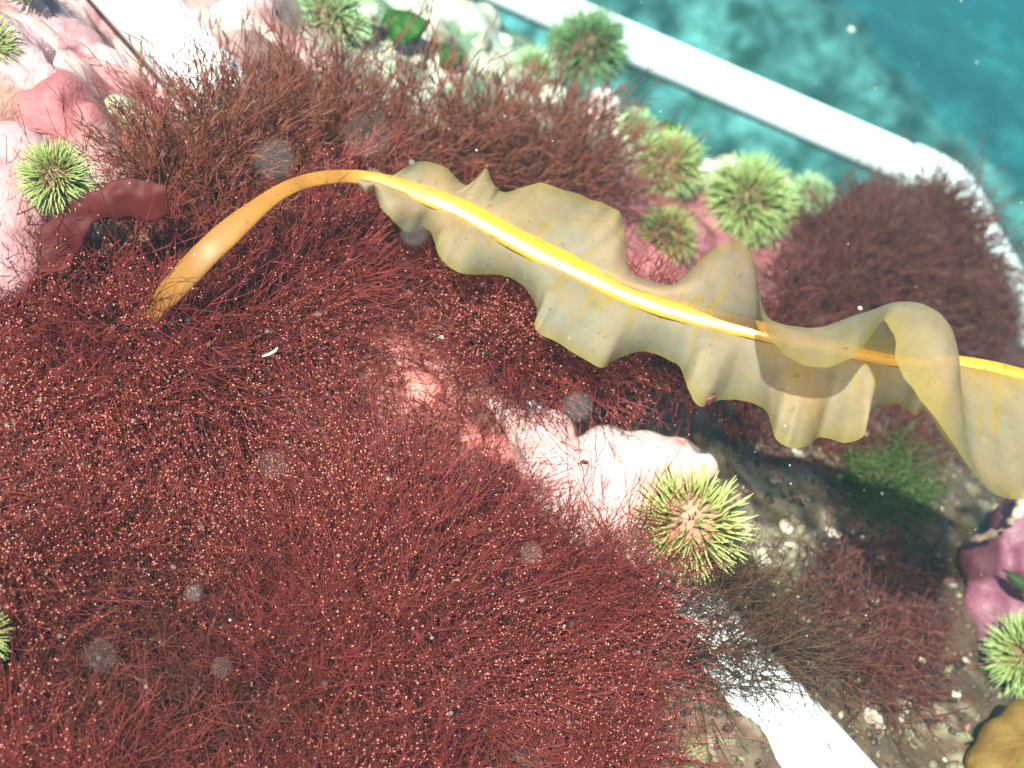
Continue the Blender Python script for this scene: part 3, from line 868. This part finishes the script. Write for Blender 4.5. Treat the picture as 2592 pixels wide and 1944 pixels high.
weed('red_weed_carpet', 'red', MAIN, 49, 39, 0.0245, 0.00017, 'dense carpet of fine beaded dark red filamentous weed', kind='stuff', branch=2, bl=0.5,
     beads=2, spread=0.52, curl=0.24, swirl=0.8, K=4, gaps=-0.24, flow=fl_main, lift=lift_main, holes=[HOLE, ROCKH, MATP])
weed('brown_weed_mat', 'mat', MATP, 54, 36, 0.022, 0.00017, 'fine brownish red weed mat without beads in the lower part of the carpet', kind='stuff', branch=2, bl=0.4, spread=0.8, curl=0.4, swirl=0.6, lift=0.008)
weed('red_weed_fringe', 'red', [(640, 700), (760, 610), (980, 620), (1120, 730), (1300, 860), (1470, 920), (1640, 930), (1790, 1010), (1780, 1070), (1640, 1080), (1500, 1075), (1330, 1090), (1240, 1070), (1130, 950), (1050, 840), (950, 780), (850, 800), (720, 830)],
     42, 50, 0.026, 0.0002, 'fringe of dark red beaded weed hanging beneath the kelp onto the white rock', kind='stuff', branch=2, beads=2, spread=0.62, aim=(0.05, 0.05, 0.8), holes=[ROCKH], lift=lambda u, v: np.interp(u, [650, 950, 1200, 1500, 1750], [0.0, 0.004, 0.014, 0.022, 0.028]), curl=0.2)
weed('red_weed_tuft', 'red', [(1040, 770), (1160, 860), (1290, 980), (1400, 1060), (1370, 1110), (1250, 1070), (1130, 960), (1040, 860)],
     40, 44, 0.022, 0.00019, 'dense red weed ridge between the rose pink rock and the kelp', branch=2, beads=2, spread=0.6, aim=(0.0, 0.05, 0.85), lift=0.02)
weed('red_weed_wisps', 'red', HOLE, 74, 20, 0.024, 0.00018, 'thin scattered red wisps over the rose pink rock', branch=3, beads=2, spread=0.6, aim=(0.0, 0.1, 0.8))
weed('feathery_weed_tuft', 'red_brown', [(340, 490), (430, 450), (580, 375), (700, 300), (820, 300), (930, 370), (990, 450), (940, 520), (760, 540), (600, 610), (480, 630), (390, 590)],
     44, 46, 0.026, 0.00023, 'bushy tuft of feathery red brown weed between the near pipe and the kelp stipe', branch=4, bl=0.26, spread=0.55, aim=(0.0, 0.55, 0.7), feather=True, lift=0.006)
weed('feathery_weed_tuft', 'red_brown', [(1010, 450), (1120, 410), (1260, 400), (1400, 420), (1490, 480), (1500, 520), (1400, 550), (1250, 530), (1080, 490)],
     44, 42, 0.032, 0.00026, 'spiky feathery weed tuft behind the upper kelp edge next to the urchins', branch=5, bl=0.24, spread=0.60, aim=(0.25, 0.5, 0.65), feather=True, lift=0.006)
weed('red_weed_tuft', 'red', [(-60, 760), (60, 700), (200, 690), (360, 720), (440, 800), (200, 850), (-60, 860)],
     62, 46, 0.030, 0.00021, 'sparse wispy red weed tuft below the dark red blade at the stipe base', branch=3, beads=2, spread=0.6, aim=(0.1, 0.45, 0.7))
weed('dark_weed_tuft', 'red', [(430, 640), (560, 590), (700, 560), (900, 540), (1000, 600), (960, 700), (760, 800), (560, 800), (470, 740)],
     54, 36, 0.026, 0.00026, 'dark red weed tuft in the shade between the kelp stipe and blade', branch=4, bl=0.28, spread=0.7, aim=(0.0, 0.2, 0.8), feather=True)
weed('dark_weed_mound', 'dark', [(1970, 690), (2040, 590), (2150, 520), (2300, 530), (2430, 630), (2530, 760), (2540, 860), (2440, 920), (2250, 930), (2040, 880), (1950, 790)],
     40, 56, 0.020, 0.00030, 'dark brownish mound of dense turf weed in the corner of the pipe frame', branch=3, lift=0.002, bl=0.3, spread=0.62, aim=(0.15, 0.25, 0.75), curl=0.6)
weed('brown_fuzz_mat', 'dark', [(2040, 1450), (2160, 1380), (2320, 1430), (2380, 1560), (2360, 1740), (2260, 1800), (2120, 1740), (2040, 1640)],
     48, 30, 0.014, 0.00026, 'dark brown fuzzy mat on the silt beside the mauve rock', branch=2, spread=0.9, curl=0.7)
weed('brown_wisp_weed', 'brown', [(1610, 1480), (1700, 1440), (1840, 1480), (1960, 1590), (1990, 1720), (1880, 1730), (1760, 1700), (1640, 1620)],
     52, 50, 0.021, 0.00019, 'thin brown wispy weed draped over the lower white pipe', branch=2, spread=0.65, aim=(0.25, 0.0, 0.8), lift=0.004)
weed('green_fuzz_tuft', 'green_fuzz', [(2120, 1160), (2220, 1130), (2310, 1180), (2300, 1270), (2200, 1290), (2130, 1240)],
     36, 50, 0.017, 0.00024, 'mossy green fuzz tuft in the shade under the kelp', branch=2, spread=0.6, aim=(0.1, -0.3, 0.8))
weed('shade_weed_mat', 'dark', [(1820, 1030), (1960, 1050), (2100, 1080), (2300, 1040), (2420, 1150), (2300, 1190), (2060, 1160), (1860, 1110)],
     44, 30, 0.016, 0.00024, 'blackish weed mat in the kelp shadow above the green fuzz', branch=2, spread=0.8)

# ------------------------------------------------------------------ kelp
# station rows: midrib u,v | upper crest u,v,dd | upper edge u,v,dd | lower edge u,v,dd  (dd = metres towards the camera)
ST = [
    (905, 450, 908, 447, 0, 912, 443, 0, 900, 462, 0),
    (930, 452, 938, 440, 0, 945, 426, .002, 925, 488, .002),
    (962, 460, 972, 450, 0, 985, 446, -.002, 948, 482, -.001),
    (995, 468, 1018, 444, 0, 1035, 418, .003, 965, 525, .004),
    (1030, 478, 1058, 442, .001, 1075, 407, .004, 995, 558, .004),
    (1065, 490, 1102, 455, .001, 1130, 425, .002, 1033, 588, -.003),
    (1100, 503, 1145, 482, 0, 1178, 468, -.005, 1066, 574, -.006),
    (1130, 515, 1180, 475, .001, 1210, 447, .002, 1092, 592, -.002),
    (1155, 526, 1203, 475, .001, 1231, 428, .004, 1104, 628, .004),
    (1185, 540, 1225, 512, 0, 1252, 470, -.001, 1128, 668, .006),
    (1215, 556, 1248, 520, 0, 1275, 485, -.006, 1170, 693, .004),
    (1250, 575, 1290, 525, .001, 1318, 474, .001, 1225, 692, -.002),
    (1290, 598, 1345, 530, .003, 1372, 464, .006, 1285, 700, -.006),
    (1335, 621, 1405, 548, .003, 1440, 485, .008, 1335, 733, -.004),
    (1380, 644, 1460, 575, .002, 1510, 508, .006, 1357, 780, .002),
    (1425, 666, 1510, 605, .001, 1565, 535, .002, 1354, 815, .008),
    (1465, 685, 1535, 640, .000, 1581, 585, -.004, 1362, 842, .008),
    (1505, 703, 1555, 675, .001, 1588, 650, -.008, 1408, 865, .006),
    (1550, 724, 1592, 705, .001, 1606, 695, -.010, 1468, 902, .004),
    (1595, 744, 1640, 722, .001, 1652, 712, -.012, 1520, 930, .002),
    (1640, 762, 1695, 728, .001, 1705, 718, -.010, 1562, 908, -.004),
    (1685, 777, 1750, 715, .003, 1752, 682, -.004, 1620, 890, -.008),
    (1730, 791, 1800, 700, .006, 1806, 632, .006, 1680, 905, -.006),
    (1775, 804, 1845, 710, .010, 1858, 612, .014, 1724, 932, .000),
    (1815, 814, 1880, 745, .014, 1900, 640, .020, 1742, 985, .006),
    (1855, 823, 1910, 790, .014, 1917, 715, .026, 1775, 1030, .004),
    (1895, 832, 1940, 815, .012, 1924, 775, .030, 1830, 1012, -.006),
    (1935, 841, 1975, 820, .010, 1935, 822, .033, 1905, 1018, -.006),
    (1975, 850, 2010, 826, .008, 1958, 868, .036, 1945, 1052, .002),
    (2015, 860, 2050, 832, .006, 2000, 908, .037, 1962, 1108, .008),
    (2055, 868, 2090, 828, .004, 2060, 930, .036, 2000, 1134, .010),
    (2095, 877, 2130, 812, .006, 2118, 922, .034, 2042, 1128, .004),
    (2130, 884, 2165, 798, .010, 2168, 898, .034, 2075, 1108, -.004),
    (2165, 891, 2205, 786, .014, 2205, 850, .036, 2140, 1120, .002),
    (2200, 899, 2260, 772, .018, 2235, 812, .038, 2188, 1100, .006),
    (2235, 905, 2320, 768, .022, 2262, 850, .042, 2193, 1062, .000),
    (2270, 910, 2372, 788, .026, 2272, 925, .048, 2222, 1030, -.006),
    (2305, 913, 2408, 830, .030, 2310, 985, .052, 2275, 1022, -.004),
    (2340, 914, 2426, 890, .032, 2352, 1040, .056, 2315, 1050, .002),
    (2375, 915, 2432, 960, .032, 2398, 1100, .058, 2342, 1040, .000),
    (2410, 916, 2438, 1050, .032, 2445, 1170, .058, 2400, 1120, -.004),
    (2450, 920, 2450, 1105, .030, 2485, 1225, .056, 2465, 1190, .004),
    (2500, 928, 2490, 1120, .026, 2530, 1255, .050, 2530, 1228, .008),
    (2560, 941, 2560, 1110, .018, 2585, 1262, .040, 2592, 1238, .006),
    (2640, 962, 2660, 1100, .010, 2680, 1260, .030, 2670, 1250, .000),
    (2740, 992, 2780, 930, .006, 2800, 880, .012, 2750, 1240, .004),
    (2860, 1030, 2900, 960, .002, 2930, 890, -.004, 2850, 1230, .008),
]
ST = np.array(ST, float)


def kd(u):
    return np.interp(u, [360, 520, 700, 905, 1200, 1600, 1950, 2100, 2592, 2900], [.41, .41, .415, .430, .430, .4225, .4165, .415, .411, .409])


NS, NT_ = 520, 26
S = catmull(ST, NS)
ejit = np.stack([fbm(np.stack([np.linspace(0, 60, NS), np.full(NS, q * 9.0), np.zeros(NS)], -1), 1.0, 3, 200 + q) for q in range(4)], -1)
S[:, 5:7] += ejit[:, :2] * 2; S[:, 8:10] += ejit[:, 2:] * 2.5
dm = kd(S[:, 0])
mid = pix(S[:, 0], S[:, 1], dm)
cu = pix(S[:, 2], S[:, 3], dm - S[:, 4])
eu = pix(S[:, 5], S[:, 6], dm - S[:, 7])
elw = pix(S[:, 8], S[:, 9], dm - S[:, 10])
cl = 0.5 * (mid + elw) + (cdir(0, 0, 1) * 0.003)[None]
t = np.linspace(0, 1, NT_)
l0 = (2 * t * t - 3 * t + 1)[None, :, None]; l1 = (4 * t - 4 * t * t)[None, :, None]; l2 = (2 * t * t - t)[None, :, None]
up_ = mid[:, None] * l0 + cu[:, None] * l1 + eu[:, None] * l2
lo_ = mid[:, None] * l0 + cl[:, None] * l1 + elw[:, None] * l2
# fine ripple growing to the margin
sarr = np.linspace(0, 1, NS)
rip = (np.sin(sarr * 210 + 3 * np.sin(sarr * 40)) * 0.00035 * smooth(0, 0.08, sarr))[:, None] * (t ** 2)[None]
up_ = up_ + rip[..., None] * cdir(0.1, 0.2, 0.9); lo_ = lo_ + np.roll(rip, 7, 0)[..., None] * cdir(0.1, 0.2, 0.9)
sheet = np.concatenate([lo_[:, ::-1], up_[:, 1:]], 1); nc = sheet.shape[1]
tt = np.concatenate([t[::-1], t[1:]])
ke = empty('kelp', pix(400, 780, .42), 'golden kelp with ruffled translucent blade and thick yellow midrib arching over the red weed', 'kelp')
bl = link('blade', mesh('blade', sheet.reshape(-1, 3), quads=grid_quads(NS, nc), attrs={'s': np.repeat(sarr, nc), 't': np.tile(tt, NS)}), MAT['kelp'], ke)
# stipe and midrib: one continuous flattened strap, from the weed to the far end of the blade
sp = np.array([(320, 860, .425, 30), (390, 785, .408, 34), (450, 720, .398, 37), (520, 645, .394, 37), (585, 585, .397, 34), (650, 530, .402, 27), (705, 490, .408, 22), (765, 463, .414, 20), (830, 450, .421, 20), (880, 448, .427, 19)])
mr = [(u, v, kd(u), np.interp(u, [900, 1000, 1200, 1500, 1900, 2300, 2592, 2900], [19, 23, 31, 31, 26, 19, 15, 12])) for u, v in ST[:, :2][1::2]]
CP = np.concatenate([sp, np.array(mr, float)]); NR = 420
S2 = catmull(CP, NR)
pth = pix(S2[:, 0], S2[:, 1], S2[:, 2]) + cdir(0, 0.1, 1) * 0.0005
for _ in range(6): pth[1:-1] = 0.25 * pth[:-2] + 0.5 * pth[1:-1] + 0.25 * pth[2:]
rw = S2[:, 3] * S2[:, 2] / F * (1 + 0.05 * fbm(pth, 0.012, 2, 55))
V, Q, T = sweep(pth, rw, 28, flat=(1.0, 0.36), ref=cdir(0.05, 0.25, 1), cap=False)
V = V + 0.00012 * fbm(V, 0.004, 2, 57)[:, None]
ks = int(NR * (len(sp) - 0.5) / (len(CP) - 1)); row = np.repeat(np.arange(NR - 1), 28)
qv = np.repeat(np.clip((S2[:, 0] - 330) / 900, 0, 1), 28)
for nm, sel, lo, hi in (('stipe', row < ks, 0, ks + 1), ('midrib', row >= ks, ks, NR)):
    link(nm, mesh(nm, V[lo * 28:hi * 28], quads=Q[sel] - lo * 28, attrs={'q': qv[lo * 28:hi * 28]}), MAT['midrib'], ke)


# ------------------------------------------------------------------ small flat weeds
def strip(name, A, B, da, db, mat, label, cat, n=60, m=14, bulge=0.006, ruff=0.001, group=None):
    A = catmull(A, n); B = catmull(B, n)
    a = pix(A[:, 0], A[:, 1], da); b = pix(B[:, 0], B[:, 1], db)
    w = np.linspace(0, 1, m)
    G = a[:, None] * (1 - w)[None, :, None] + b[:, None] * w[None, :, None]
    G = G + cdir(0.1, 0.2, 1) * (bulge * np.sin(math.pi * w))[None, :, None]
    G = G + cdir(0, 0.2, 1) * (ruff * fbm(G, 0.008, 2, 4))[..., None]
    o = link(name, mesh(name, G.reshape(-1, 3), quads=grid_quads(n, m)), MAT[mat])
    s = o.modifiers.new('solid', 'SOLIDIFY'); s.thickness = 0.0005
    return tag(o, label, cat, group)


strip('red_blade_weed', [(95, 690), (104, 640), (106, 585), (135, 552), (165, 520), (205, 492), (250, 480), (285, 455), (340, 450), (420, 470)], [(185, 690), (190, 655), (207, 622), (226, 590), (240, 565), (270, 556), (300, 560), (330, 552), (380, 560), (430, 540)],
      .396, .400, 'blade_red', 'flat dark red blade weed draped between the boulder and the feathery tuft', 'seaweed', 90, 20, .0012, .0022)
strip('red_blade_weed', [(1436, 1172), (1460, 1158), (1485, 1165)], [(1440, 1180), (1465, 1192), (1490, 1175)], .462, .462, 'blade_red', 'tiny dark red leaf scrap lying on the white knobbly rock', 'seaweed', 20, 6, .002, .0004)
strip('brown_scrap', [(1775, 1002), (1795, 996), (1812, 994)], [(1778, 1028), (1798, 1028), (1808, 1012)], .415, .415, 'dark', 'small dark scrap clinging to the lower kelp edge', 'seaweed', 16, 6, .001, .0005)
strip('sea_lettuce', [(965, 60), (985, 30), (1030, 20), (1062, 40), (1090, 60)], [(985, 100), (1000, 115), (1030, 120), (1055, 110), (1082, 75)], .615, .61, 'lettuce',
      'bright green sea lettuce sheet hanging over the dark hollow', 'seaweed', 40, 18, .008, .006)
strip('sea_lettuce', [(1105, 118), (1130, 112), (1175, 128)], [(1112, 165), (1140, 175), (1172, 160)], .625, .622, 'lettuce', 'small dark green lettuce scrap on the cream nodules', 'seaweed', 24, 10, .004, .003)
strip('sea_lettuce', [(1655, 318), (1685, 305), (1722, 318)], [(1668, 340), (1695, 345), (1718, 340)], .73, .73, 'lettuce', 'green lettuce scrap behind the light green urchin at the reef edge', 'seaweed', 24, 10, .003, .002)
strip('sea_lettuce', [(2535, 1440), (2565, 1450), (2610, 1470)], [(2545, 1462), (2575, 1492), (2615, 1515)], .55, .55, 'olive', 'dark olive leaf caught in the cleft of the mauve rock', 'seaweed', 20, 8, .002, .001)
wp = catmull([(664, 902), (680, 897), (696, 888), (702, 879)], 30)
V, Q, T = sweep(pix(wp[:, 0], wp[:, 1], .39), 0.0004 * np.sin(np.linspace(0.5, 2.7, 30)), 8)
tag(link('pale_worm', mesh('pale_worm', V, quads=Q, tris=T), MAT['worm']), 'tiny cream worm shaped fleck lying on the red weed carpet', 'worm')

# ------------------------------------------------------------------ drifting particles in the water
v0, f0 = ICO[1]; v2, f2 = ICO[2]
Vs, Fs = [], []; off = 0
big = [(695, 403, .098, .0005), (1462, 1030, .125, .0004), (1050, 590, .13, .0004), (1325, 1130, .105, .0005), (560, 1690, .15, .00024), (690, 1175, .12, .00030), (490, 1500, .17, .0003), (2375, 890, .15, .0003),
       (2155, 75, .25, .0006), (930, 340, .085, .00036), (1345, 1400, .15, .0003), (255, 1660, .11, .00022)]
for (u, v, d, r) in big:
    Vs.append(v2 * r * rng.uniform(0.7, 1.2, (1, 3)) + pix(u, v, d)); Fs.append(f2 + off); off += len(v2)
for i in range(420):
    u, v = rng.uniform(0, W), rng.uniform(0, H); dmax = min(D(u, v) - 0.05, 0.7)
    d = rng.uniform(0.28, dmax); r = rng.lognormal(math.log(0.00013), 0.45)
    Vs.append(v0 * r * rng.uniform(0.5, 1.6, (1, 3)) + pix(u, v, d)); Fs.append(f0 + off); off += len(v0)
ms = link('marine_snow', mesh('marine_snow', np.concatenate(Vs), tris=np.concatenate(Fs)), MAT['snow'])
tag(ms, 'pale specks of marine snow drifting in the water', 'marine snow', kind='stuff')

# ------------------------------------------------------------------ sea water
m, nt, out = newmat('sea_water')
pv = nt.nodes.new('ShaderNodeVolumePrincipled')
pv.inputs['Color'].default_value = (0.05, 0.095, 0.105, 1)
pv.inputs['Absorption Color'].default_value = (0.02, 0.75, 0.90, 1)
pv.inputs['Density'].default_value = 0.42
nt.links.new(pv.outputs[0], out.inputs['Volume'])
zt, z0, hx = CAM[2] + 0.06, zb - 2.7, 32.0
c = SB
V = np.array([(c[0] + sx * hx, c[1] + sy * hx, z) for z in (z0, zt) for sx, sy in ((-1, -1), (1, -1), (1, 1), (-1, 1))])
Q = np.array([(3, 2, 1, 0), (4, 5, 6, 7), (0, 1, 5, 4), (1, 2, 6, 5), (2, 3, 7, 6), (3, 0, 4, 7)])
hz = link('haze', mesh('haze', V, quads=Q, sm=False), m)
tag(hz, 'teal sea water over the reef', 'water', kind='stuff')
print('weed triangles', TRI[0])
